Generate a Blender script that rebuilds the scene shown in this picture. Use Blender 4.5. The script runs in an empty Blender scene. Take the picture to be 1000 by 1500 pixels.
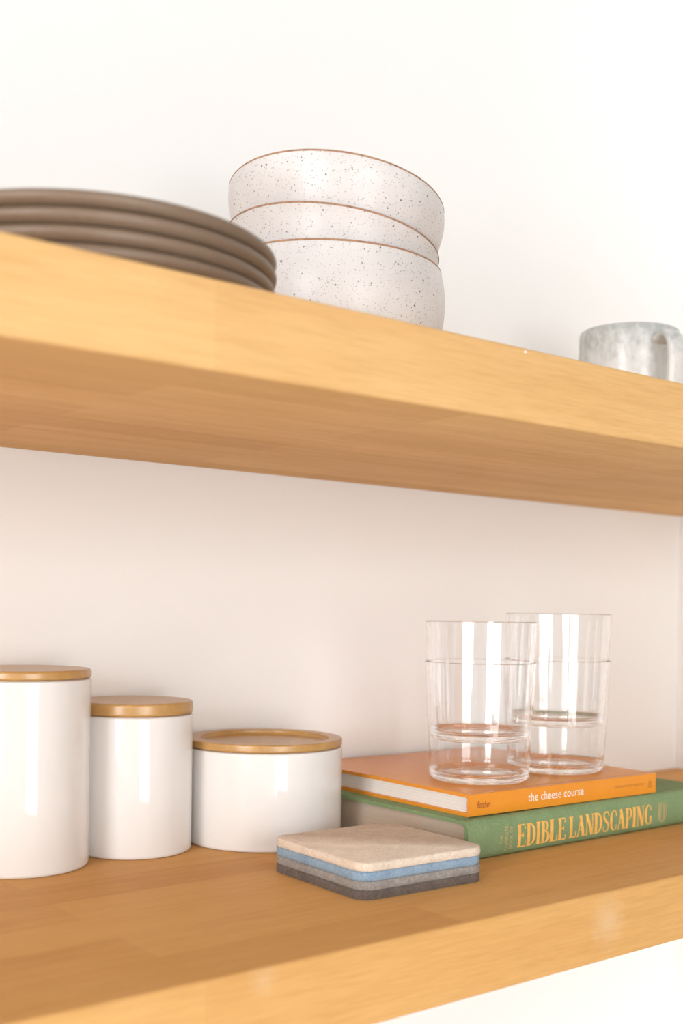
import bpy, bmesh, math, random
from mathutils import Vector, Matrix
R = math.radians
random.seed(7)
scene = bpy.context.scene
COL = scene.collection
SH = 1.20                      # height of the lower shelf's top above the floor
WALL = 0.7866                  # y of the back wall (camera stands at y = 0)
FRONT = 0.46                   # y of both shelf front edges
UB, TH = 0.2850, 0.0432        # underside of the upper shelf above the lower top, thickness
UP = SH + UB + TH              # top of the upper shelf
XR = 1.1165                    # right wall

# ------------------------------------------------------------------ helpers
def link(name, me, mat=None, parent=None, loc=(0, 0, 0), rotz=0):
    o = bpy.data.objects.new(name, me)
    COL.objects.link(o)
    if mat:
        for m in (mat if isinstance(mat, (list, tuple)) else [mat]):
            me.materials.append(m)
    o.parent = parent
    o.location = loc
    o.rotation_euler = (0, 0, rotz)
    return o

def mesh(name, verts, faces, smooth=None):
    me = bpy.data.meshes.new(name)
    me.from_pydata([tuple(v) for v in verts], [], faces)
    bm = bmesh.new(); bm.from_mesh(me)
    bmesh.ops.remove_doubles(bm, verts=bm.verts, dist=1e-7)
    bmesh.ops.recalc_face_normals(bm, faces=bm.faces)
    bm.to_mesh(me); bm.free()
    if smooth is not None:
        for p in me.polygons: p.use_smooth = True
        me.set_sharp_from_angle(angle=R(smooth))
    return me

def tag(o, label, cat, group=None):
    o['label'] = label; o['category'] = cat
    if group: o['group'] = group
    return o

def thing(name, label, cat, loc, rotz=0, group=None):
    o = bpy.data.objects.new(name, None); COL.objects.link(o)
    o.empty_display_size = 0.02
    o.location = loc; o.rotation_euler = (0, 0, rotz)
    return tag(o, label, cat, group)

def lathe(name, prof, seg=128, slope=None, smooth=40, closed=False):
    """surface of revolution of (r, z) pairs; slope(r cos, r sin, z) -> dz lets a hand-made rim sit uneven"""
    vs, fs, rows = [], [], []
    full = []                      # support rings next to the ends of long segments keep the shading true
    for i, (r, z) in enumerate(prof):
        full.append((r, z))
        if i + 1 < len(prof):
            r2, z2 = prof[i + 1]; L = math.hypot(r2 - r, z2 - z)
            if L > 0.0025:
                t = 0.0005 / L
                full += [(r + (r2 - r) * t, z + (z2 - z) * t), (r2 + (r - r2) * t, z2 + (z - z2) * t)]
    prof = full
    for r, z in prof:
        if r < 1e-6:
            vs.append((0, 0, z + (slope(0, 0, z) if slope else 0))); rows.append([len(vs) - 1] * seg)
        else:
            row = []
            for k in range(seg):
                a = 2 * math.pi * k / seg
                x, y = r * math.cos(a), r * math.sin(a)
                vs.append((x, y, z + (slope(x, y, z) if slope else 0))); row.append(len(vs) - 1)
            rows.append(row)
    pairs = list(zip(rows[:-1], rows[1:]))
    if closed: pairs.append((rows[-1], rows[0]))
    for a, b in pairs:
        for k in range(seg):
            q = (a[k], a[(k + 1) % seg], b[(k + 1) % seg], b[k])
            f = []
            for i in q:
                if i not in f: f.append(i)
            if len(f) > 2: fs.append(f)
    return mesh(name, vs, fs, smooth)

def arc(cx, cz, r, a0, a1, n=6):
    return [(cx + r * math.cos(R(a0 + (a1 - a0) * i / n)), cz + r * math.sin(R(a0 + (a1 - a0) * i / n))) for i in range(n + 1)]

def catmull(pts, n=6):
    out = []
    P = [pts[0]] + list(pts) + [pts[-1]]
    for i in range(1, len(P) - 2):
        for k in range(n):
            t = k / n
            out.append(tuple(0.5 * (2 * b + (c - a) * t + (2 * a - 5 * b + 4 * c - d) * t * t + (3 * b - a - 3 * c + d) * t ** 3)
                             for a, b, c, d in zip(P[i - 1], P[i], P[i + 1], P[i + 2])))
    out.append(tuple(pts[-1]))
    return out

def box_bm(bm, x0, x1, y0, y1, z0, z1):
    r = bmesh.ops.create_cube(bm, size=1)
    for v in r['verts']:
        v.co = Vector(((x0 + x1) / 2 + v.co.x * (x1 - x0), (y0 + y1) / 2 + v.co.y * (y1 - y0), (z0 + z1) / 2 + v.co.z * (z1 - z0)))
    return r['verts']

def boxes(name, lst, bevel=0, segs=3):
    bm = bmesh.new()
    for b in lst: box_bm(bm, *b)
    if bevel:
        bmesh.ops.bevel(bm, geom=list(bm.edges), offset=bevel, segments=segs, profile=0.5, affect='EDGES')
    bmesh.ops.recalc_face_normals(bm, faces=bm.faces)
    me = bpy.data.meshes.new(name); bm.to_mesh(me); bm.free()
    if bevel:
        for p in me.polygons: p.use_smooth = True
        me.set_sharp_from_angle(angle=R(50))
    return me

def prism(name, outline, x0, x1, bevel=0.0, n=1, smooth=35):
    """closed (y, z) outline extruded along x"""
    m = len(outline); vs, fs = [], []
    for i in range(n + 1):
        x = x0 + (x1 - x0) * i / n
        vs += [(x, y, z) for y, z in outline]
    for i in range(n):
        for k in range(m):
            fs.append((i * m + k, i * m + (k + 1) % m, (i + 1) * m + (k + 1) % m, (i + 1) * m + k))
    fs.append(tuple(range(m - 1, -1, -1))); fs.append(tuple(n * m + k for k in range(m)))
    return mesh(name, vs, fs, smooth)

def rounded_square(h, r, n=8):
    out = []
    for cx, cy, a in ((h - r, h - r, 0), (-h + r, h - r, 90), (-h + r, -h + r, 180), (h - r, -h + r, 270)):
        for i in range(n + 1):
            t = R(a + 90 * i / n); out.append((cx + r * math.cos(t), cy + r * math.sin(t)))
    return out

# ------------------------------------------------------------------ materials
def mat(name):
    m = bpy.data.materials.new(name); m.use_nodes = True
    nt = m.node_tree; b = nt.nodes['Principled BSDF']
    return m, nt, b

def N(nt, kind, **kw):
    n = nt.nodes.new(kind)
    for k, v in kw.items():
        if k in n.inputs: n.inputs[k].default_value = v
        else: setattr(n, k, v)
    return n

def coords(nt, scale=(1, 1, 1), loc=(0, 0, 0), rnd=False):
    tc = N(nt, 'ShaderNodeTexCoord'); mp = N(nt, 'ShaderNodeMapping')
    mp.inputs['Scale'].default_value = scale; mp.inputs['Location'].default_value = loc
    nt.links.new(tc.outputs['Object'], mp.inputs['Vector'])
    if rnd:
        oi = N(nt, 'ShaderNodeObjectInfo'); mu = N(nt, 'ShaderNodeMath', operation='MULTIPLY'); mu.inputs[1].default_value = 37.0
        nt.links.new(oi.outputs['Random'], mu.inputs[0]); nt.links.new(mu.outputs[0], mp.inputs['Location'])
    return mp.outputs['Vector']

def noise(nt, vec, scale, detail=4, rough=0.55, dist=0.0):
    n = N(nt, 'ShaderNodeTexNoise')
    n.inputs['Scale'].default_value = scale; n.inputs['Detail'].default_value = detail
    n.inputs['Roughness'].default_value = rough; n.inputs['Distortion'].default_value = dist
    nt.links.new(vec, n.inputs['Vector']); return n.outputs['Fac']

def ramp(nt, fac, stops):
    r = N(nt, 'ShaderNodeValToRGB'); e = r.color_ramp.elements
    while len(e) < len(stops): e.new(0.5)
    for s, (p, c) in zip(e, stops):
        s.position = p; s.color = (*c, 1) if len(c) == 3 else c
    nt.links.new(fac, r.inputs['Fac']); return r.outputs['Color']

def mix(nt, fac, a, b, mode='MIX'):
    m = N(nt, 'ShaderNodeMix', data_type='RGBA', blend_type=mode)
    for s, v in ((m.inputs[0], fac), (m.inputs[6], a), (m.inputs[7], b)):
        if isinstance(v, (int, float)): s.default_value = v
        elif isinstance(v, tuple): s.default_value = (*v, 1)
        else: nt.links.new(v, s)
    return m.outputs[2]

def bump(nt, b, h, strength=0.2, dist=0.001):
    bp = N(nt, 'ShaderNodeBump'); bp.inputs['Strength'].default_value = strength; bp.inputs['Distance'].default_value = dist
    nt.links.new(h, bp.inputs['Height']); nt.links.new(bp.outputs['Normal'], b.inputs['Normal'])

def plain(name, col, rough=0.5, spec=0.5, metal=0.0, grain=0.0, gscale=200, bmp=0.0):
    m, nt, b = mat(name)
    b.inputs['Base Color'].default_value = (*col, 1); b.inputs['Roughness'].default_value = rough
    b.inputs['Specular IOR Level'].default_value = spec; b.inputs['Metallic'].default_value = metal
    if grain or bmp:
        f = noise(nt, coords(nt), gscale, 4)
        if grain:
            lo = tuple(c * (1 - grain) for c in col); hi = tuple(min(1, c * (1 + grain)) for c in col)
            nt.links.new(ramp(nt, f, [(0.3, lo), (0.7, hi)]), b.inputs['Base Color'])
        if bmp: bump(nt, b, f, bmp, 0.0006)
    return m

def wood(name, dark, mid, light, stave=True, scale=1.0, rough=0.55, spec=0.06, marks=()):
    m, nt, b = mat(name)
    v = coords(nt)
    g1 = noise(nt, coords(nt, (2.2 * scale, 42 * scale, 42 * scale)), 1.6, 6, 0.6, 0.6)
    g2 = noise(nt, coords(nt, (34 * scale, 520 * scale, 520 * scale)), 1.0, 4, 0.65)
    g3 = noise(nt, coords(nt, (9 * scale, 17 * scale, 17 * scale)), 1.0, 3, 0.5, 0.3)
    c = ramp(nt, g1, [(0.30, dark), (0.52, mid), (0.74, light)])
    c = mix(nt, 0.30, c, ramp(nt, g2, [(0.32, tuple(x * 0.70 for x in dark)), (0.60, light)]))
    c = mix(nt, 0.35, c, ramp(nt, g3, [(0.35, mid), (0.7, light)]))
    if stave:
        br = N(nt, 'ShaderNodeTexBrick')
        br.offset = 0.37; br.offset_frequency = 2; br.squash = 1
        br.inputs['Scale'].default_value = 1.0
        br.inputs['Mortar Size'].default_value = 0.0003; br.inputs['Mortar Smooth'].default_value = 0.5
        br.inputs['Brick Width'].default_value = 0.46; br.inputs['Row Height'].default_value = 0.042
        br.inputs['Color1'].default_value = (0.82, 0.71, 0.60, 1); br.inputs['Color2'].default_value = (1.10, 1.12, 1.12, 1)
        br.inputs['Mortar'].default_value = (0.80, 0.74, 0.68, 1)
        nt.links.new(v, br.inputs['Vector'])
        c = mix(nt, 0.40, c, br.outputs['Color'], 'MULTIPLY')
    for px, py, pz, rad, amt in marks:          # small paler spots mixed into the wood colour
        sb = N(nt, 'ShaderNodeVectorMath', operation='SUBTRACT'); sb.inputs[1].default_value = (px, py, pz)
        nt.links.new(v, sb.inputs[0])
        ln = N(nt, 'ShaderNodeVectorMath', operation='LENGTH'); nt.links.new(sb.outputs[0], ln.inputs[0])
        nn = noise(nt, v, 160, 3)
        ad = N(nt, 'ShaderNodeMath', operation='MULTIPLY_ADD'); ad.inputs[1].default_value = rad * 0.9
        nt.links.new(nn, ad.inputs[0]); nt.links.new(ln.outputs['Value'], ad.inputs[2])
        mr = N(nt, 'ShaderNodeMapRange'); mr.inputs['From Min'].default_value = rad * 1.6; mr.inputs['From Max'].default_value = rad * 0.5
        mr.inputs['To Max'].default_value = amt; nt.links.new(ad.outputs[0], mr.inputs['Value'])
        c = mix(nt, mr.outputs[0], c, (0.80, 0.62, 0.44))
    nt.links.new(c, b.inputs['Base Color'])
    b.inputs['Roughness'].default_value = rough; b.inputs['Specular IOR Level'].default_value = spec
    bump(nt, b, g2, 0.06, 0.0005)
    return m

def felt(name, a, bcol):
    m, nt, b = mat(name)
    f = noise(nt, coords(nt, rnd=True), 850, 4, 0.75)
    f2 = noise(nt, coords(nt, (1, 1, 1), (3, 1, 2)), 90, 3, 0.6)
    c = ramp(nt, f, [(0.34, a), (0.52, tuple((x + y) / 2 for x, y in zip(a, bcol))), (0.66, bcol)])
    c = mix(nt, 0.25, c, ramp(nt, f2, [(0.4, a), (0.65, bcol)]))
    nt.links.new(c, b.inputs['Base Color'])
    b.inputs['Roughness'].default_value = 0.95; b.inputs['Specular IOR Level'].default_value = 0.1
    b.inputs['Sheen Weight'].default_value = 0.15
    bump(nt, b, f, 0.6, 0.0008)
    return m

def speckle_glaze(name, base, grey):
    m, nt, b = mat(name)
    v = coords(nt, rnd=True)
    cloud = noise(nt, v, 22, 3)
    c = ramp(nt, cloud, [(0.35, grey), (0.65, base)])
    for sc, rad, dark, keep in ((260, 0.10, (0.07, 0.05, 0.045), 0.55), (520, 0.125, (0.13, 0.09, 0.08), 0.45), (950, 0.17, (0.25, 0.18, 0.15), 0.40)):
        vo = N(nt, 'ShaderNodeTexVoronoi'); vo.inputs['Scale'].default_value = sc
        nt.links.new(v, vo.inputs['Vector'])
        sep = N(nt, 'ShaderNodeSeparateColor'); nt.links.new(vo.outputs['Color'], sep.inputs[0])
        g = N(nt, 'ShaderNodeMath', operation='GREATER_THAN'); g.inputs[1].default_value = keep
        nt.links.new(sep.outputs[0], g.inputs[0])
        # radius varies from speck to speck
        rr = N(nt, 'ShaderNodeMath', operation='MULTIPLY'); rr.inputs[1].default_value = rad * 2
        nt.links.new(sep.outputs[1], rr.inputs[0])
        l = N(nt, 'ShaderNodeMath', operation='LESS_THAN'); nt.links.new(vo.outputs['Distance'], l.inputs[0]); nt.links.new(rr.outputs[0], l.inputs[1])
        k = N(nt, 'ShaderNodeMath', operation='MULTIPLY'); nt.links.new(g.outputs[0], k.inputs[0]); nt.links.new(l.outputs[0], k.inputs[1])
        k2 = N(nt, 'ShaderNodeMath', operation='MULTIPLY'); k2.inputs[1].default_value = 0.85; nt.links.new(k.outputs[0], k2.inputs[0])
        c = mix(nt, k2.outputs[0], c, dark)
    nt.links.new(c, b.inputs['Base Color'])
    b.inputs['Roughness'].default_value = 0.36; b.inputs['Specular IOR Level'].default_value = 0.45
    bump(nt, b, noise(nt, v, 55, 2), 0.08, 0.002)
    return m

def mug_glaze(name):
    m, nt, b = mat(name)
    v = coords(nt)
    f = noise(nt, coords(nt, (1, 1, 0.7)), 130, 5, 0.65, 0.3)
    sp = N(nt, 'ShaderNodeSeparateXYZ'); nt.links.new(v, sp.inputs[0])
    # the grey wash of the glaze runs down from the lip
    mr = N(nt, 'ShaderNodeMapRange'); mr.inputs['From Min'].default_value = 0.05; mr.inputs['From Max'].default_value = 0.10
    nt.links.new(sp.outputs[2], mr.inputs['Value'])
    ad = N(nt, 'ShaderNodeMath', operation='MULTIPLY_ADD'); ad.inputs[1].default_value = 0.42; nt.links.new(mr.outputs[0], ad.inputs[0]); 
    sb = N(nt, 'ShaderNodeMath', operation='SUBTRACT'); sb.inputs[1].default_value = 0.18; nt.links.new(f, sb.inputs[0]); nt.links.new(sb.outputs[0], ad.inputs[2])
    c = ramp(nt, ad.outputs[0], [(0.36, (0.69, 0.675, 0.655)), (0.55, (0.58, 0.58, 0.565)), (0.78, (0.40, 0.41, 0.39))])
    nt.links.new(c, b.inputs['Base Color'])
    b.inputs['Roughness'].default_value = 0.25
    return m

def glass(name):
    m, nt, b = mat(name)
    b.inputs['Base Color'].default_value = (1, 1, 1, 1); b.inputs['Roughness'].default_value = 0.0
    b.inputs['IOR'].default_value = 1.5; b.inputs['Transmission Weight'].default_value = 1.0
    return m

def cloth(name, a, bcol, scale=900, bmp=0.35, rough=0.75, spec=0.25):
    m, nt, b = mat(name)
    f = noise(nt, coords(nt, (1, 1, 1)), scale, 2, 0.6)
    f2 = noise(nt, coords(nt), 60, 3)
    c = ramp(nt, f, [(0.32, a), (0.68, bcol)])
    c = mix(nt, 0.3, c, ramp(nt, f2, [(0.35, a), (0.65, bcol)]))
    nt.links.new(c, b.inputs['Base Color']); b.inputs['Roughness'].default_value = 0.75
    b.inputs['Specular IOR Level'].default_value = spec; b.inputs['Roughness'].default_value = rough
    bump(nt, b, f, bmp, 0.0004)
    return m

def paper(name, a, bcol):
    m, nt, b = mat(name)
    f = noise(nt, coords(nt, (4, 4, 1600)), 1.0, 3, 0.7)
    nt.links.new(ramp(nt, f, [(0.3, a), (0.6, bcol)]), b.inputs['Base Color'])
    b.inputs['Roughness'].default_value = 0.85; b.inputs['Specular IOR Level'].default_value = 0.1
    bump(nt, b, f, 0.2, 0.0003)
    return m

M = {}
M['wall'] = plain('wall_paint', (0.84, 0.835, 0.825), 0.9, 0.1, 0, 0.012, 3, 0.0)
M['far'] = plain('grey_paint', (0.35, 0.34, 0.33), 0.9, 0.1)  # for the unseen far wall, kept dark to cut bounce light
M['ceiling'] = plain('ceiling_paint', (0.5, 0.5, 0.5), 0.9, 0.1)
M['floor'] = wood('floor_boards', (0.74, 0.74, 0.74), (0.80, 0.80, 0.80), (0.85, 0.85, 0.85), True, 0.3)
M['trim'] = plain('white_trim', (0.85, 0.84, 0.82), 0.4)
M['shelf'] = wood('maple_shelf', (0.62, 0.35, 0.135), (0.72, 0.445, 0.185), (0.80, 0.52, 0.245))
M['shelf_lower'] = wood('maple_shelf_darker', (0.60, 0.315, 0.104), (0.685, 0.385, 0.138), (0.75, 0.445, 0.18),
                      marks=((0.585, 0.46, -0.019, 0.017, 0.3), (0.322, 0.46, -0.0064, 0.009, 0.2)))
M['bamboo'] = wood('bamboo_lid', (0.38, 0.205, 0.06), (0.46, 0.255, 0.075), (0.57, 0.335, 0.11), False, 2.2, 0.30, 0.8)
M['porcelain'] = plain('white_porcelain', (0.78, 0.77, 0.755), 0.05, 0.5)
M['seal'] = plain('lid_seal', (0.42, 0.30, 0.22), 0.5)
M['plate'] = plain('taupe_stoneware', (0.19, 0.127, 0.083), 0.42, 0.5, 0, 0.06, 500, 0.05)
M['bowl'] = speckle_glaze('speckled_glaze', (0.69, 0.65, 0.63), (0.62, 0.58, 0.565))
M['raw_rim'] = plain('raw_clay_rim', (0.36, 0.20, 0.12), 0.8, 0.2, 0, 0.3, 300)
M['mug'] = mug_glaze('mug_glaze')
M['glass'] = glass('clear_glass')
M['felt_oat'] = felt('oatmeal_felt', (0.62, 0.50, 0.39), (0.92, 0.82, 0.70))
M['felt_blue'] = felt('blue_felt', (0.17, 0.27, 0.38), (0.38, 0.50, 0.62))
M['felt_grey'] = felt('grey_felt', (0.20, 0.18, 0.165), (0.44, 0.42, 0.40))
M['felt_dark'] = felt('charcoal_felt', (0.075, 0.058, 0.048), (0.22, 0.18, 0.155))
M['orange'] = cloth('orange_cover', (0.76, 0.275, 0.022), (0.83, 0.32, 0.032), 700, 0.06, 0.27, 0.6)
M['green'] = cloth('green_cloth', (0.175, 0.265, 0.125), (0.265, 0.36, 0.185), 800, 0.4)
M['paper_white'] = paper('white_pages', (0.70, 0.66, 0.62), (0.86, 0.83, 0.79))
M['paper_tan'] = paper('tan_pages', (0.46, 0.38, 0.30), (0.56, 0.47, 0.38))
M['gold'] = plain('gold_foil', (0.92, 0.50, 0.12), 0.4, 0.5, 0.0, 0.14, 160)
M['gold_worn'] = plain('worn_foil', (0.62, 0.44, 0.19), 0.45, 0.4, 0.1, 0.2, 300)
M['ink_white'] = plain('white_ink', (0.88, 0.84, 0.76), 0.6)
M['ink_red'] = plain('dark_red_ink', (0.30, 0.055, 0.02), 0.6)
M['ink_brown'] = plain('brown_ink', (0.34, 0.12, 0.03), 0.6)
M['band_red'] = plain('headband_red', (0.45, 0.09, 0.04), 0.8)
M['band_white'] = plain('headband_white', (0.82, 0.76, 0.68), 0.8)
M['wax_white'] = plain('white_fleck', (0.85, 0.82, 0.78), 0.6)

# ------------------------------------------------------------------ the setting
XL, YR, ZC = -2.45, -2.95, 2.45
XE = 2.9                       # unseen room added on the right so less light bounces back
T = 0.14
def struct(name, me, m):
    o = link(name, me, m); o['kind'] = 'structure'; return o
struct('wall_back', boxes('wall_back', [(XL - T, XE + T, WALL, WALL + T, 0, ZC)]), M['wall'])
struct('wall_right', boxes('wall_right', [(XR, XR + T, 0.42, WALL, 0, ZC)]), M['wall'])  # unseen front part cut short to reduce bounce on the right
struct('wall_far_added', boxes('wall_far_added', [(XE, XE + T, YR, WALL, 0, ZC)]), M['far'])  # added unseen wall, grey so it returns little light
struct('floor', boxes('floor', [(XL - T, XE + T, YR - T, WALL + T, -0.1, 0)]), M['floor'])
struct('ceiling', boxes('ceiling', [(XL - T, XE + T, YR - T, WALL + T, ZC, ZC + 0.1)]), M['ceiling'])
# left wall and rear wall each have one window opening
LW = dict(a=-1.28, b=-0.28, z0=0.66, z1=2.20)
RW = dict(a=-0.95, b=0.45, z0=0.52, z1=2.20)
struct('wall_left', boxes('wall_left', [(XL - T, XL, YR, LW['a'], 0, ZC), (XL - T, XL, LW['b'], WALL, 0, ZC),
        (XL - T, XL, LW['a'], LW['b'], 0, LW['z0']), (XL - T, XL, LW['a'], LW['b'], LW['z1'], ZC)]), M['wall'])
struct('wall_rear', boxes('wall_rear', [(XL - T, RW['a'], YR - T, YR, 0, ZC), (RW['b'], XE + T, YR - T, YR, 0, ZC),
        (RW['a'], RW['b'], YR - T, YR, 0, RW['z0']), (RW['a'], RW['b'], YR - T, YR, RW['z1'], ZC)]), M['wall'])
def window(name, W, axis):
    a, b, z0, z1 = W['a'], W['b'], W['z0'], W['z1']; f = 0.05
    mid = (a + b) / 2; zm = (z0 + z1) / 2
    bars = [(a, a + f, z0, z1), (b - f, b, z0, z1), (a + f, b - f, z0, z0 + f), (a + f, b - f, z1 - f, z1),
            (mid - 0.02, mid + 0.02, z0 + f, z1 - f), (a + f, b - f, zm - 0.02, zm + 0.02)]
    lst = []
    for p, q, u, v in bars:
        lst.append((XL - 0.09, XL - 0.04, p, q, u, v) if axis == 'x' else (p, q, YR - 0.09, YR - 0.04, u, v))
    lst.append((XL - 0.04, XL + 0.05, a - 0.04, b + 0.04, z0 - 0.03, z0) if axis == 'x' else (a - 0.04, b + 0.04, YR - 0.04, YR + 0.05, z0 - 0.03, z0))
    return struct(name, boxes(name, lst), M['trim'])
window('window_1', LW, 'x'); window('window_2', RW, 'y')

# ------------------------------------------------------------------ shelves
def shelf(z_top, label, m):
    o = link('floating_shelf', boxes('floating_shelf', [(-0.75, XR - 0.0005, FRONT, WALL - 0.0005, -TH, 0)], 0.0018, 3), m, None, (0, 0, z_top))
    return tag(o, label, 'shelf', 'thick wooden wall shelves')
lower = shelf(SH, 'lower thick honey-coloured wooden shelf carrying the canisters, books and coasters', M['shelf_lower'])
upper = shelf(UP, 'upper thick honey-coloured wooden shelf carrying the plates, bowls and mug', M['shelf'])
fl = link('paint_fleck', lathe('paint_fleck', [(0, -0.0003), (0.0011, -0.0003), (0.0008, 0.0003), (0, 0.0004)], 10), M['wax_white'], upper, (0.5015, FRONT - 0.0001, -0.0024))
fl.rotation_euler = (R(70), 0, 0); fl.scale = (1, 0.7, 1); fl['label'] = 'white fleck on the shelf edge'

# ------------------------------------------------------------------ canisters
def canister(x, y, r, hb, hl, label, recess):
    t = thing('canister', label, 'canister', (x, y, SH), random.uniform(0, 6), 'white canisters with bamboo lids')
    rb = r * 1.0; w = 0.0042; c = 0.0022
    prof = [(0, 0.0008), (rb - c - 0.004, 0.0008), (rb - c - 0.003, 0)] + arc(rb - c, c, c, -90, 0, 5) + \
           [(r, hb * 0.5)] + arc(r - 0.0012, hb - 0.0012, 0.0012, 0, 90, 4) + [(r - w + 0.001, hb)] + arc(r - w + 0.001, hb - 0.001, 0.001, 90, 180, 3) + \
           [(r - w, hb * 0.4), (r - w, 0.006), (0, 0.005)]
    link('body', lathe('canister_body', prof), M['porcelain'], t)
    L0 = hb + 0.0007; rl = r - 0.0002; b = 0.0012
    top = hl
    if recess:
        ri = rl * 0.825; d = 0.0036
        pr = [(0, L0), (rl - 0.0006, L0)] + arc(rl - b, L0 + b, b, -90, 0, 3) + arc(rl - b, top - b, b, 0, 90, 4) + \
             arc(ri + 0.0012, top - 0.0012, 0.0012, 90, 180, 4) + [(ri - 0.0001, top - d + 0.001), (ri - 0.001, top - d), (0, top - d)]
    else:
        pr = [(0, L0), (rl - 0.0006, L0)] + arc(rl - b, L0 + b, b, -90, 0, 3) + arc(rl - 0.0018, top - 0.0018, 0.0018, 0, 90, 5) + [(0, top)]
    lid = link('lid', lathe('canister_lid', pr), M['bamboo'], t); lid['label'] = 'pale bamboo lid' + (' with a round recess' if recess else '')
    rs = r - 0.0013
    link('seal', lathe('lid_seal', [(rs - 0.002, hb), (rs, hb), (rs, L0), (rs - 0.002, L0)], 96, closed=True), M['seal'], lid)
    return t
canister(0.3181, 0.7385, 0.0443, 0.1252, 0.1319, 'tallest white porcelain canister with flat wooden lid, at the left', False)
canister(0.4045, 0.7422, 0.0411, 0.0975, 0.1071, 'medium-height slim white canister with thick flat wooden lid, between two others', False)
canister(0.5050, 0.7238, 0.0594, 0.0702, 0.0767, 'short wide white canister, its wooden lid with a round recess', True)

# ------------------------------------------------------------------ felt coasters
def coaster(k, m, label, dx, dy, rot):
    th = 0.00567; h = 0.0505
    levels = [(0.0006, 0.0), (0.0001, 0.0006), (0.0, th * 0.5), (0.0001, th - 0.0007), (0.0009, th - 0.0001)]
    vs, fs = [], []
    base = rounded_square(h, 0.0105, 10)
    # subdivide the straight sides so the felt edge can be a little uneven
    pts = []
    for i, p in enumerate(base):
        q = base[(i + 1) % len(base)]
        d = math.hypot(q[0] - p[0], q[1] - p[1]); n = max(1, int(d / 0.0016))
        for j in range(n): pts.append((p[0] + (q[0] - p[0]) * j / n, p[1] + (q[1] - p[1]) * j / n))
    m_ = len(pts)
    for ins, z in levels:
        for x, y in pts:
            L = math.hypot(x, y); j = random.uniform(-0.00018, 0.00018)
            s = 1 - (ins + j) / L
            vs.append((x * s, y * s, min(th - 0.0001, max(0, z + random.uniform(-0.0001, 0.0001)))))
    for i in range(len(levels) - 1):
        for q in range(m_):
            fs.append((i * m_ + q, i * m_ + (q + 1) % m_, (i + 1) * m_ + (q + 1) % m_, (i + 1) * m_ + q))
    fs.append(tuple(range(m_ - 1, -1, -1))); fs.append(tuple((len(levels) - 1) * m_ + q for q in range(m_)))
    o = link('felt_coaster', mesh('felt_coaster', vs, fs, 50), m, None, (0.4938 + dx, 0.5769 + dy, SH + k * th), -0.043 + rot)
    return tag(o, label, 'coaster', 'square felt coasters in a stack')
coaster(0, M['felt_dark'], 'dark charcoal square felt coaster at the bottom of the stack', 0, 0, 0)
coaster(1, M['felt_grey'], 'mid grey square felt coaster between the blue and charcoal ones', 0.0002, 0.0003, 0.002)
coaster(2, M['felt_blue'], 'light blue square felt coaster, second from the top', -0.0002, 0.0002, -0.003)
coaster(3, M['felt_oat'], 'oatmeal beige square felt coaster on top of the stack', 0.0001, -0.0001, 0.001)

# ------------------------------------------------------------------ lettering
def place2d(polys, name, m, parent, s0, s1, z0, z1, n_off, rot90=False, shear=0.0, depth=0.00012):
    """flat polygons (verts, faces in 2-D) fitted to a box on a spine: x along the book, z up, facing -y"""
    vs, fs = polys
    vs = [(x + shear * y, y) for x, y in vs]
    if rot90: vs = [(-y, x) for x, y in vs]
    xa, xb = min(v[0] for v in vs), max(v[0] for v in vs); ya, yb = min(v[1] for v in vs), max(v[1] for v in vs)
    out = []
    for x, y in vs:
        s = s0 + (x - xa) / (xb - xa) * (s1 - s0); z = z0 + (y - ya) / (yb - ya) * (z1 - z0)
        out.append((s, n_off(z) - depth if callable(n_off) else n_off - depth, z))
    me = bpy.data.meshes.new(name); me.from_pydata(out, [], fs)
    return link(name, me, m, parent)

def font2d(text, spacing=1.0):
    cu = bpy.data.curves.new('txt', 'FONT'); cu.body = text; cu.space_character = spacing; cu.resolution_u = 4
    o = bpy.data.objects.new('txt', cu); COL.objects.link(o)
    bpy.context.view_layer.update()
    dg = bpy.context.evaluated_depsgraph_get()
    me = bpy.data.meshes.new_from_object(o.evaluated_get(dg))
    vs = [(v.co.x, v.co.y) for v in me.vertices]; fs = [tuple(p.vertices) for p in me.polygons]
    bpy.data.objects.remove(o); bpy.data.curves.remove(cu); bpy.data.meshes.remove(me)
    return vs, fs

def ribbon(stroke, vs, fs, ox):
    pts = dense(stroke) if len(stroke) == 2 else catmull(stroke, 6)
    base = len(vs)
    for i, (x, y, w) in enumerate(pts):
        a = pts[max(0, i - 1)]; b = pts[min(len(pts) - 1, i + 1)]
        dx, dy = b[0] - a[0], b[1] - a[1]; L = math.hypot(dx, dy) or 1
        nx, ny = -dy / L * w / 2, dx / L * w / 2
        vs += [(ox + x + nx, y + ny), (ox + x - nx, y - ny)]
    for i in range(len(pts) - 1):
        fs.append((base + 2 * i, base + 2 * i + 1, base + 2 * i + 3, base + 2 * i + 2))

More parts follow.
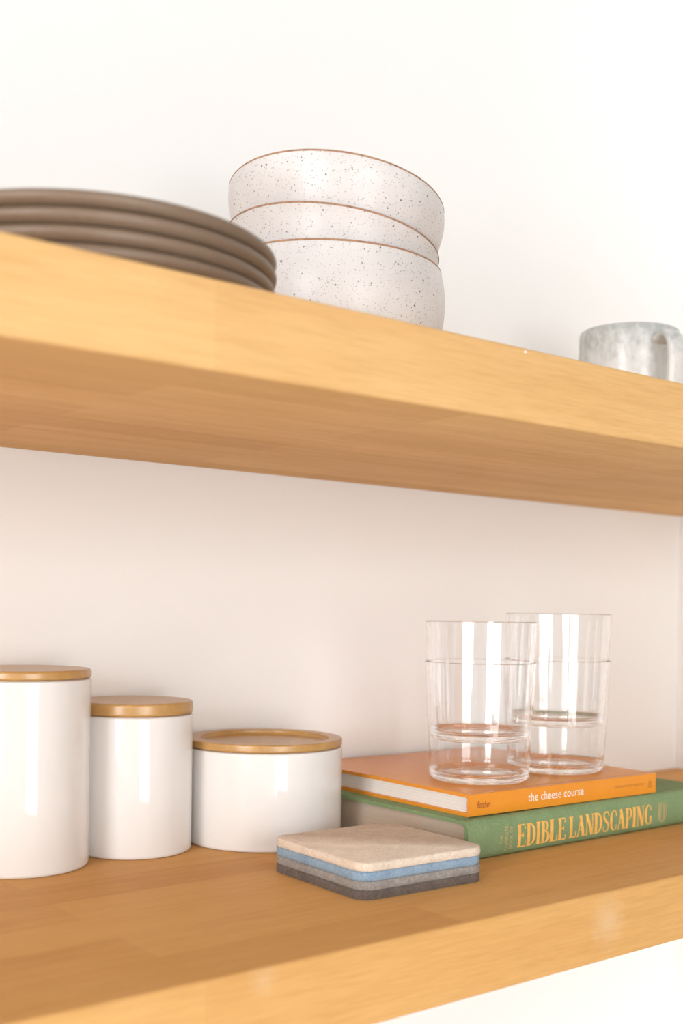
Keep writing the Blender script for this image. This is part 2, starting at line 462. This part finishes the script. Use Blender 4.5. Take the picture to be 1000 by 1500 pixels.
S_, T_ = 0.165, 0.06
def stem(x, w=S_): return [(x, 0, w), (x, 1, w)]
def dense(st, n=10):
    (x0, y0, w0), (x1, y1, w1) = st
    return [(x0 + (x1 - x0) * i / n, y0 + (y1 - y0) * i / n, w0 + (w1 - w0) * i / n) for i in range(n + 1)]
def bar(x0, x1, y, w=T_): return [(x0, y, w), (x1, y, w)]
GL = {
 'E': (0.50, [stem(.13), bar(.02, .43, .975), bar(.02, .46, .025), bar(.13, .34, .52), [(.42, .98, .03), (.44, .78, .07)], [(.45, .02, .03), (.47, .24, .07)], [(.34, .62, .05), (.34, .42, .05)]]),
 'D': (0.53, [stem(.13), [(.02, .975, T_), (.24, .97, T_), (.40, .80, .12), (.44, .5, S_), (.40, .2, .12), (.24, .03, T_), (.02, .025, T_)]]),
 'I': (0.27, [stem(.13), bar(.02, .24, .975), bar(.02, .24, .025)]),
 'B': (0.50, [stem(.13), [(.02, .975, T_), (.24, .97, T_), (.37, .86, .11), (.37, .66, .11), (.24, .53, T_), (.12, .53, T_)], [(.2, .53, T_), (.32, .50, .07), (.42, .36, S_), (.41, .16, S_), (.25, .03, T_), (.02, .025, T_)]]),
 'L': (0.46, [stem(.13), bar(.02, .25, .975), bar(.02, .42, .025), [(.41, .02, .03), (.43, .28, .07)]]),
 'A': (0.52, [[(.08, 0, T_), (.27, 1, T_)], [(.24, 1, S_), (.43, 0, S_)], bar(.13, .38, .33), bar(.0, .17, .02, .04), bar(.32, .53, .02, .04)]),
 'N': (0.54, [[(.09, 0, T_), (.09, 1, T_)], [(.11, 1, S_), (.44, 0, S_)], [(.46, 0, T_), (.46, 1, T_)], bar(.01, .18, .98, .04), bar(.01, .19, .02, .04), bar(.37, .55, .98, .04)]),
 'S': (0.46, [[(.40, .74, T_), (.39, .90, T_), (.25, .975, T_), (.12, .90, .09), (.10, .72, .12), (.24, .52, .14), (.37, .34, .12), (.37, .13, .09), (.23, .025, T_), (.09, .08, T_), (.07, .28, T_)]]),
 'C': (0.48, [[(.43, .70, .07), (.41, .90, T_), (.27, .975, T_), (.12, .80, .12), (.09, .5, S_), (.12, .2, .12), (.27, .025, T_), (.41, .10, T_), (.44, .30, .05)]]),
 'P': (0.47, [stem(.13), bar(.02, .24, .025), [(.02, .975, T_), (.24, .97, T_), (.38, .86, .12), (.38, .60, .12), (.24, .46, T_), (.12, .46, T_)]]),
 'G': (0.52, [[(.43, .72, .07), (.41, .90, T_), (.27, .975, T_), (.12, .80, .12), (.09, .5, S_), (.12, .2, .12), (.27, .025, T_), (.42, .10, .06)], [(.43, .40, .11), (.43, .03, .11)], bar(.33, .51, .40, .04)]),
}
def serif2d(text):
    vs, fs, x = [], [], 0.0
    for ch in text:
        w, st = GL[ch]
        for s in st: ribbon(s, vs, fs, x)
        x += w + 0.015
    return vs, fs

# ------------------------------------------------------------------ books
# green cloth book: spine towards the camera
tg = 0.0288
def book_frame(name, label, loc, rot):
    return thing(name, label, 'book', loc, rot, 'hardback books lying flat')
g = book_frame('hardback_book', 'thick green cloth hardback with gold spine title, under the orange book', (0.5693, 0.5685, SH), 0.0064)
GLEN, GD = 0.291, 0.205
def spine_n(z):                     # the green spine bulges gently towards the camera
    u = (z - tg / 2) / (tg / 2)
    return 0.0016 * min(1, abs(u)) ** 2.2
outer = [(GD, 0.0)]
outer += [(0.0115, 0.0), (0.0095, 0.0009), (0.0075, 0.0)]
outer += [(0.0045, 0.0002), (0.0026, 0.0012), (0.0015, 0.003)]
for i in range(1, 10): z = 0.003 + (tg - 0.0065) * i / 10; outer.append((spine_n(z) - 0.0, z))
outer += [(0.0014, tg - 0.0036), (0.0024, tg - 0.0017), (0.0044, tg - 0.0004), (0.0072, tg)]
outer += [(0.0090, tg - 0.0008), (0.0104, tg - 0.0010), (0.0122, tg - 0.0004), (0.0150, tg), (GD, tg)]
ct = 0.0030
inner = [(GD, tg - ct), (0.0120, tg - ct)] + [(0.0068, tg - ct - 0.0002), (0.0046, tg - ct - 0.0022), (0.0038, tg / 2), (0.0046, ct + 0.0022), (0.0068, ct + 0.0002), (0.0120, ct), (GD, ct)]
link('cover', prism('green_cover', outer + inner, 0, GLEN), M['green'], g)
pg = [(0.0050, ct + 0.002), (0.0075, ct + 0.0001), (GD - 0.004, ct + 0.0001), (GD - 0.007, tg / 2), (GD - 0.004, tg - ct - 0.0001), (0.0075, tg - ct - 0.0001), (0.0050, tg - ct - 0.002), (0.0042, tg / 2)]
link('page_block', prism('green_pages', pg, 0.0032, GLEN - 0.0032), M['paper_tan'], g)
sn = lambda z: spine_n(z)
t_ = place2d(serif2d('EDIBLE'), 'title_lettering', M['gold'], g, 0.0502, 0.1036, 0.0046, 0.0213, sn); t_['label'] = 'gold capitals reading EDIBLE'
t_ = place2d(serif2d('LANDSCAPING'), 'title_lettering', M['gold'], g, 0.1072, 0.2088, 0.0046, 0.0213, sn); t_['label'] = 'gold capitals reading LANDSCAPING'
for txt, s0, s1, z0, z1 in (('THE', 0.0322, 0.0352, 0.0095, 0.0155), ('COMPLETE', 0.0371, 0.0402, 0.0035, 0.0215), ('BOOK OF', 0.0418, 0.0449, 0.0050, 0.0208)):
    place2d(font2d(txt, 1.05), 'subtitle_lettering', M['gold_worn'], g, s0, s1, z0, z1, sn, rot90=True)
em = ([], [])
for st in ([(.12, .1, .10), (.10, .5, .12), (.14, 1, .08)], [(.30, .05, .07), (.28, .5, .09), (.33, .95, .06)], [(.62, .0, .06), (.66, .5, .10), (.58, .96, .06)],
           [(.86, .18, .06), (.90, .5, .07), (.84, .86, .05)], [(.30, .06, .06), (.5, .0, .06), (.86, .2, .06)]):
    ribbon(st, em[0], em[1], 0)
place2d(em, 'publisher_emblem', M['gold_worn'], g, 0.2178, 0.2285, 0.0052, 0.0215, sn)

to = 0.0162
o_ = book_frame('hardback_book', 'thin orange hardback with white spine lettering, lying on the green book', (0.5803, 0.5787, SH + tg), -0.0258)
OL, OD = 0.2073, 0.2035
outer = [(OD, 0.0), (0.0085, 0.0), (0.0072, 0.0006), (0.0058, 0.0), (0.0012, 0.0), (0.0003, 0.0004), (0.0, 0.0012), (0.0, to - 0.0012), (0.0003, to - 0.0004), (0.0012, to), (0.0056, to), (0.0070, to - 0.0007), (0.0086, to), (OD, to)]
co = 0.0026
inner = [(OD, to - co), (0.0030, to - co), (0.0022, to - co - 0.0006), (0.0022, co + 0.0006), (0.0030, co), (OD, co)]
link('cover', prism('orange_cover', outer + inner, 0, OL), M['orange'], o_)
pg = [(0.0034, co + 0.0001), (OD - 0.0035, co + 0.0001), (OD - 0.0035, to - co - 0.0001), (0.0034, to - co - 0.0001)]
link('page_block', prism('orange_pages', pg, 0.0018, OL - 0.0028), M['paper_white'], o_)
# stitched headband at the left end of the spine: red and white beads
for nm, par, mm in (('headband', 0, 'band_red'), ('headband', 1, 'band_white')):
    vs, fs = [], []
    nb = 13
    for i in range(nb):
        if i % 2 != par: continue
        zc = co + 0.0004 + (to - 2 * co - 0.0008) * (i + 0.5) / nb
        bm = bmesh.new(); bmesh.ops.create_uvsphere(bm, u_segments=8, v_segments=6, radius=0.00058)
        b0 = len(vs)
        bm.verts.index_update()
        vs += [(v.co.x + 0.0004, v.co.y + 0.0028, v.co.z + zc) for v in bm.verts]
        fs += [tuple(b0 + v.index for v in f.verts) for f in bm.faces]; bm.free()
    hb_ = link(nm, mesh(nm, vs, fs, 60), M[mm], o_); hb_['label'] = 'red stitches of the headband' if par == 0 else 'white stitches of the headband'
t_ = place2d(font2d('the cheese course', 1.03), 'title_lettering', M['ink_white'], o_, 0.0590, 0.1198, 0.0060, 0.0123, 0); t_['label'] = 'white lettering reading the cheese course'
place2d(font2d('fletcher'), 'author_lettering', M['ink_red'], o_, 0.0073, 0.0206, 0.0058, 0.0108, 0, shear=0.28)
place2d(font2d('CHRONICLE BOOKS', 1.25), 'publisher_lettering', M['ink_brown'], o_, 0.1556, 0.1922, 0.0078, 0.0095, 0)
em = ([], [])
for st in ([(.5, 1, .10), (.5, .8, .14)], [(.2, .5, .12), (.5, .68, .14), (.8, .5, .12)], [(.2, .15, .18), (.2, .42, .18)], [(.8, .15, .18), (.8, .42, .18)], [(.1, .02, .10), (.9, .02, .10)]):
    ribbon(st, em[0], em[1], 0)
place2d(em, 'publisher_emblem', M['ink_brown'], o_, 0.1978, 0.2016, 0.0050, 0.0122, 0)

# ------------------------------------------------------------------ tumblers
def tumbler_mesh():
    H, rt, rb, w, base = 0.0905, 0.0429, 0.0384, 0.0009, 0.0050
    rr = 0.0050
    out = [(0, 0.0012), (0.022, 0.0010), (0.0305, 0.0003), (0.0325, 0.0)]
    out += [(rb - rr + (rr + 0.0001) * math.sin(R(a)), rr * 1.05 - rr * 1.05 * math.cos(R(a))) for a in range(8, 91, 8)]
    out += [(rb + (rt - rb) * k / 10, 0.0055 + (H - 0.0055) * k / 10) for k in range(1, 10)]
    out += arc(rt - w / 2, H - w / 2, w / 2, 0, 180, 12)
    ri0 = rb - w - 0.0001
    inn = [(rt - w + (ri0 - rt + w) * k / 10, H - (H - base - 0.005) * k / 10) for k in range(1, 10)]
    inn += [(ri0 - 0.0042 + 0.0042 * math.cos(R(a)), base + 0.0042 - 0.0042 * math.sin(R(a))) for a in range(0, 91, 10)]
    inn += [(0.020, base - 0.0002), (0, base + 0.0003)]
    return lathe('tumbler', out + inn, 144, None, 60)
TUM = tumbler_mesh(); TUM.materials.append(M['glass'])
zo = SH + tg + to
for x, y, z, lb in ((0.6416, 0.6301, 0, 'clear glass tumbler at the bottom of the left stack, standing on the orange book'),
                    (0.6416, 0.6301, 0.0309, 'clear glass tumbler nested into the left stack, its rim on top'),
                    (0.7345, 0.6330, 0, 'clear glass tumbler at the bottom of the right stack, standing on the orange book'),
                    (0.7345, 0.6330, 0.0375, 'clear glass tumbler nested into the right stack, its rim on top')):
    tag(link('glass_tumbler', TUM, None, None, (x, y, zo + z + 0.0001), random.uniform(0, 6)), lb, 'glass', 'stacked clear glass tumblers')

# ------------------------------------------------------------------ plates
pprof = [(0, 0.0018), (0.052, 0.0018), (0.056, 0.0004), (0.0585, 0.0), (0.062, 0.0004), (0.066, 0.0019), (0.084, 0.0022), (0.0925, 0.0026),
         (0.0965, 0.0036), (0.0985, 0.0049), (0.0996, 0.0066), (0.0999, 0.0082), (0.0994, 0.0096), (0.0980, 0.0106), (0.0962, 0.0108), (0.0944, 0.0103),
         (0.0920, 0.0092), (0.088, 0.0084), (0.078, 0.0081), (0, 0.0080)]
PL = lathe('plate', pprof, 160, None, 60); PL.materials.append(M['plate'])
names = ('taupe stoneware plate at the bottom of the stack on the upper shelf', 'taupe stoneware plate, second from the bottom of its stack',
         'taupe stoneware plate, second from the top of its stack', 'taupe stoneware plate lying on top of the stack')
for k, (dx, dy) in enumerate(((0.0004, -0.0003), (-0.0003, 0.0004), (0.0003, 0.0), (0.0, 0.0))):
    tag(link('dinner_plate', PL, None, None, (0.2801 + dx, 0.5711 + dy, UP + 0.00815 * k), k * 1.3), names[k], 'plate', 'taupe plates in a stack')

# ------------------------------------------------------------------ speckled bowls
def bowl(x, y, zrim, slx, sly, H, prof, label):
    """prof: (depth under the rim, outer radius); the hand-thrown rim dips by slx/sly, the foot stays level"""
    t = thing('speckled_bowl', label, 'bowl', (x, y, UP + zrim - H), 0, 'speckled white bowls nested in a stack')
    def sl(px, py, z): 
        k = max(0.0, min(1.0, (z - 0.2 * H) / (0.5 * H))); k = k * k * (3 - 2 * k)
        return (slx * px + sly * py) * k
    w = 0.0026
    o = [(r, H - d) for d, r in catmull(prof, 5)]
    rt = o[0][0]
    foot = [(0, 0.0022), (0.026, 0.0022), (0.0285, 0.0), (0.033, 0.0)]
    op = foot + list(reversed(o))[0:]
    lip = arc(rt - w / 2, H, w / 2, 0, 180, 6)[1:]
    inn = [(max(0.0, r - w), max(z, 0.0062)) for r, z in o[2:] if r - w > 0.02 and z > 0.0064]
    inn += [(0.025, 0.0062), (0, 0.0058)]
    link('body', lathe('bowl_body', op + lip + inn, 144, sl, 50), M['bowl'], t)
    rim = [(rt - w / 2 + (w / 2 + 0.00022) * math.cos(R(a)), H - 0.0001 + (w / 2 + 0.00022) * math.sin(R(a))) for a in range(-8, 189, 14)]
    rim += [(rt - w / 2 + (w / 2 - 0.0004) * math.cos(R(a)), H - 0.0001 + (w / 2 - 0.0004) * math.sin(R(a))) for a in range(188, -9, -14)]
    rm = link('rim', lathe('bowl_rim', rim, 144, sl, 60, closed=True), M['raw_rim'], t); rm['label'] = 'raw brown clay rim'
    return t
low = [(0, .0748), (.008, .0766), (.018, .0777), (.030, .0772), (.042, .0752), (.054, .0705), (.064, .062), (.072, .050), (.0775, .037), (.0795, .033)]
top = [(0, .0750), (.006, .0755), (.012, .0750), (.020, .0730), (.026, .0708), (.031, .0682), (.037, .0652), (.045, .060), (.054, .053), (.063, .042), (.0675, .035), (.0685, .033)]
mid = [(0, .0741), (.0055, .0719), (.012, .0699), (.022, .067), (.032, .064), (.042, .058), (.052, .050), (.061, .040), (.0655, .034), (.0665, .033)]
UT = UB + TH
bowl(0.4982, 0.6375, 0.4103 - UT, -0.0128, 0.0327, 0.0797 + 0.0025, [(d * 1.031, r) for d, r in low], 'speckled white bowl at the bottom of the stack, standing on the shelf')
bowl(0.4972, 0.6380, 0.4259 - UT, -0.1359, 0.0074, 0.0668, mid, 'speckled white bowl in the middle of the stack of three')
bowl(0.4990, 0.6368, 0.4572 - UT, -0.1407, -0.0233, 0.0688, top, 'speckled white bowl on top of the stack of three')

# ------------------------------------------------------------------ mug
mx, my, mr, mh = 0.8575, 0.660, 0.0447, 0.1010
cam_ang = math.atan2(-my, -mx)
mg = thing('mug', 'white and grey glazed stoneware mug at the right end of the upper shelf', 'mug', (mx, my, UP), 0)
w = 0.0042
mp_ = [(0, 0.0015), (0.030, 0.0015), (0.032, 0.0), (0.0365, 0.0)] + arc(0.0385, 0.006, 0.006, -80, 0, 5) + [(0.0447, 0.012), (mr, 0.05), (mr, mh - 0.006), (mr - 0.0006, mh - 0.003)] + \
      arc(mr - 0.0006 - w / 2, mh - w / 2, w / 2, 10, 180, 6) + [(mr - w - 0.0006, mh * 0.5), (mr - w, 0.014), (mr - w - 0.006, 0.007), (0, 0.006)]
link('body', lathe('mug_body', mp_, 128), M['mug'], mg)
# strap handle: swept rounded rectangle
ha = cam_ang + R(36)
path = catmull([(mr - 0.002, mh - 0.016), (mr + 0.012, mh - 0.0125), (mr + 0.019, mh - 0.018), (mr + 0.0228, mh - 0.032), (mr + 0.0215, mh - 0.055), (mr + 0.016, mh - 0.074), (mr - 0.002, mh - 0.083)], 8)
sec = [(0.0085 * math.copysign(abs(math.cos(t)) ** 0.6, math.cos(t)), 0.0036 * math.copysign(abs(math.sin(t)) ** 0.8, math.sin(t))) for t in [2 * math.pi * k / 20 for k in range(20)]]
vs, fs = [], []
for i, (r, z) in enumerate(path):
    a = path[max(0, i - 1)]; b = path[min(len(path) - 1, i + 1)]
    d = Vector((b[0] - a[0], b[1] - a[1])).normalized(); nrm = (-d.y, d.x)
    for s, q in sec:
        rr, zz = r + nrm[0] * q, z + nrm[1] * q
        vs.append((rr * math.cos(ha) - s * math.sin(ha), rr * math.sin(ha) + s * math.cos(ha), zz))
m_ = len(sec)
for i in range(len(path) - 1):
    for k in range(m_): fs.append((i * m_ + k, i * m_ + (k + 1) % m_, (i + 1) * m_ + (k + 1) % m_, (i + 1) * m_ + k))
fs.append(tuple(range(m_))); fs.append(tuple((len(path) - 1) * m_ + k for k in range(m_)))
link('handle', mesh('mug_handle', vs, fs, 60), M['mug'], mg)

# ------------------------------------------------------------------ light
def area(name, loc, rot, sx, sy, power, col):
    L = bpy.data.lights.new(name, 'AREA'); L.shape = 'RECTANGLE'; L.size = sx; L.size_y = sy; L.energy = power; L.color = col
    o = bpy.data.objects.new(name, L); COL.objects.link(o); o.location = loc; o.rotation_euler = rot; return o
P_LEFT, P_REAR = 295, 235
area('window_daylight', (XL - 0.20, (LW['a'] + LW['b']) / 2, (LW['z0'] + LW['z1']) / 2), (R(66), 0, R(-90)), LW['b'] - LW['a'] + 0.1, LW['z1'] - LW['z0'] + 0.4, P_LEFT, (0.985, 0.99, 1.0))
area('window_daylight', ((RW['a'] + RW['b']) / 2, YR - 0.20, (RW['z0'] + RW['z1']) / 2), (R(66), 0, 0), RW['b'] - RW['a'] + 0.1, RW['z1'] - RW['z0'] + 0.4, P_REAR, (0.985, 0.99, 1.0))
wd = bpy.data.worlds.new('daylight'); scene.world = wd; wd.use_nodes = True
wd.node_tree.nodes['Background'].inputs[0].default_value = (1, 0.98, 0.95, 1); wd.node_tree.nodes['Background'].inputs[1].default_value = 1.0

# ------------------------------------------------------------------ camera
f_px, yaw, roll, cv, ch = 1692.6, 0.67407, 0.01455, 892.07, 0.17457
F = Vector((math.sin(yaw), math.cos(yaw), 0)); Rt = Vector((math.cos(yaw), -math.sin(yaw), 0)); U = Vector((0, 0, 1))
R2 = Rt * math.cos(roll) + U * math.sin(roll); U2 = -Rt * math.sin(roll) + U * math.cos(roll)
cam = bpy.data.cameras.new('camera'); co_ = bpy.data.objects.new('camera', cam); COL.objects.link(co_)
m3 = Matrix((R2, U2, -F)).transposed()
co_.matrix_world = Matrix.Translation((0, 0, SH + ch)) @ m3.to_4x4()
cam.sensor_fit = 'VERTICAL'; cam.sensor_height = 36; cam.sensor_width = 24
cam.lens = f_px / 1500 * 36
cam.shift_y = (cv - 750) / 1500
cam.clip_start = 0.01
cam.dof.use_dof = True; cam.dof.focus_distance = 0.80; cam.dof.aperture_fstop = 5.6
scene.camera = co_

vs_ = scene.view_settings
vs_.view_transform = 'Standard'; vs_.look = 'None'; vs_.gamma = 1; vs_.use_curve_mapping = False
vs_.exposure = -1.57
cy = scene.cycles
cy.max_bounces = 64; cy.diffuse_bounces = 8; cy.glossy_bounces = 64; cy.transmission_bounces = 64; cy.transparent_max_bounces = 16
cy.caustics_reflective = True; cy.caustics_refractive = True; cy.sample_clamp_indirect = 80; cy.blur_glossy = 0.2
cy.use_denoising = True
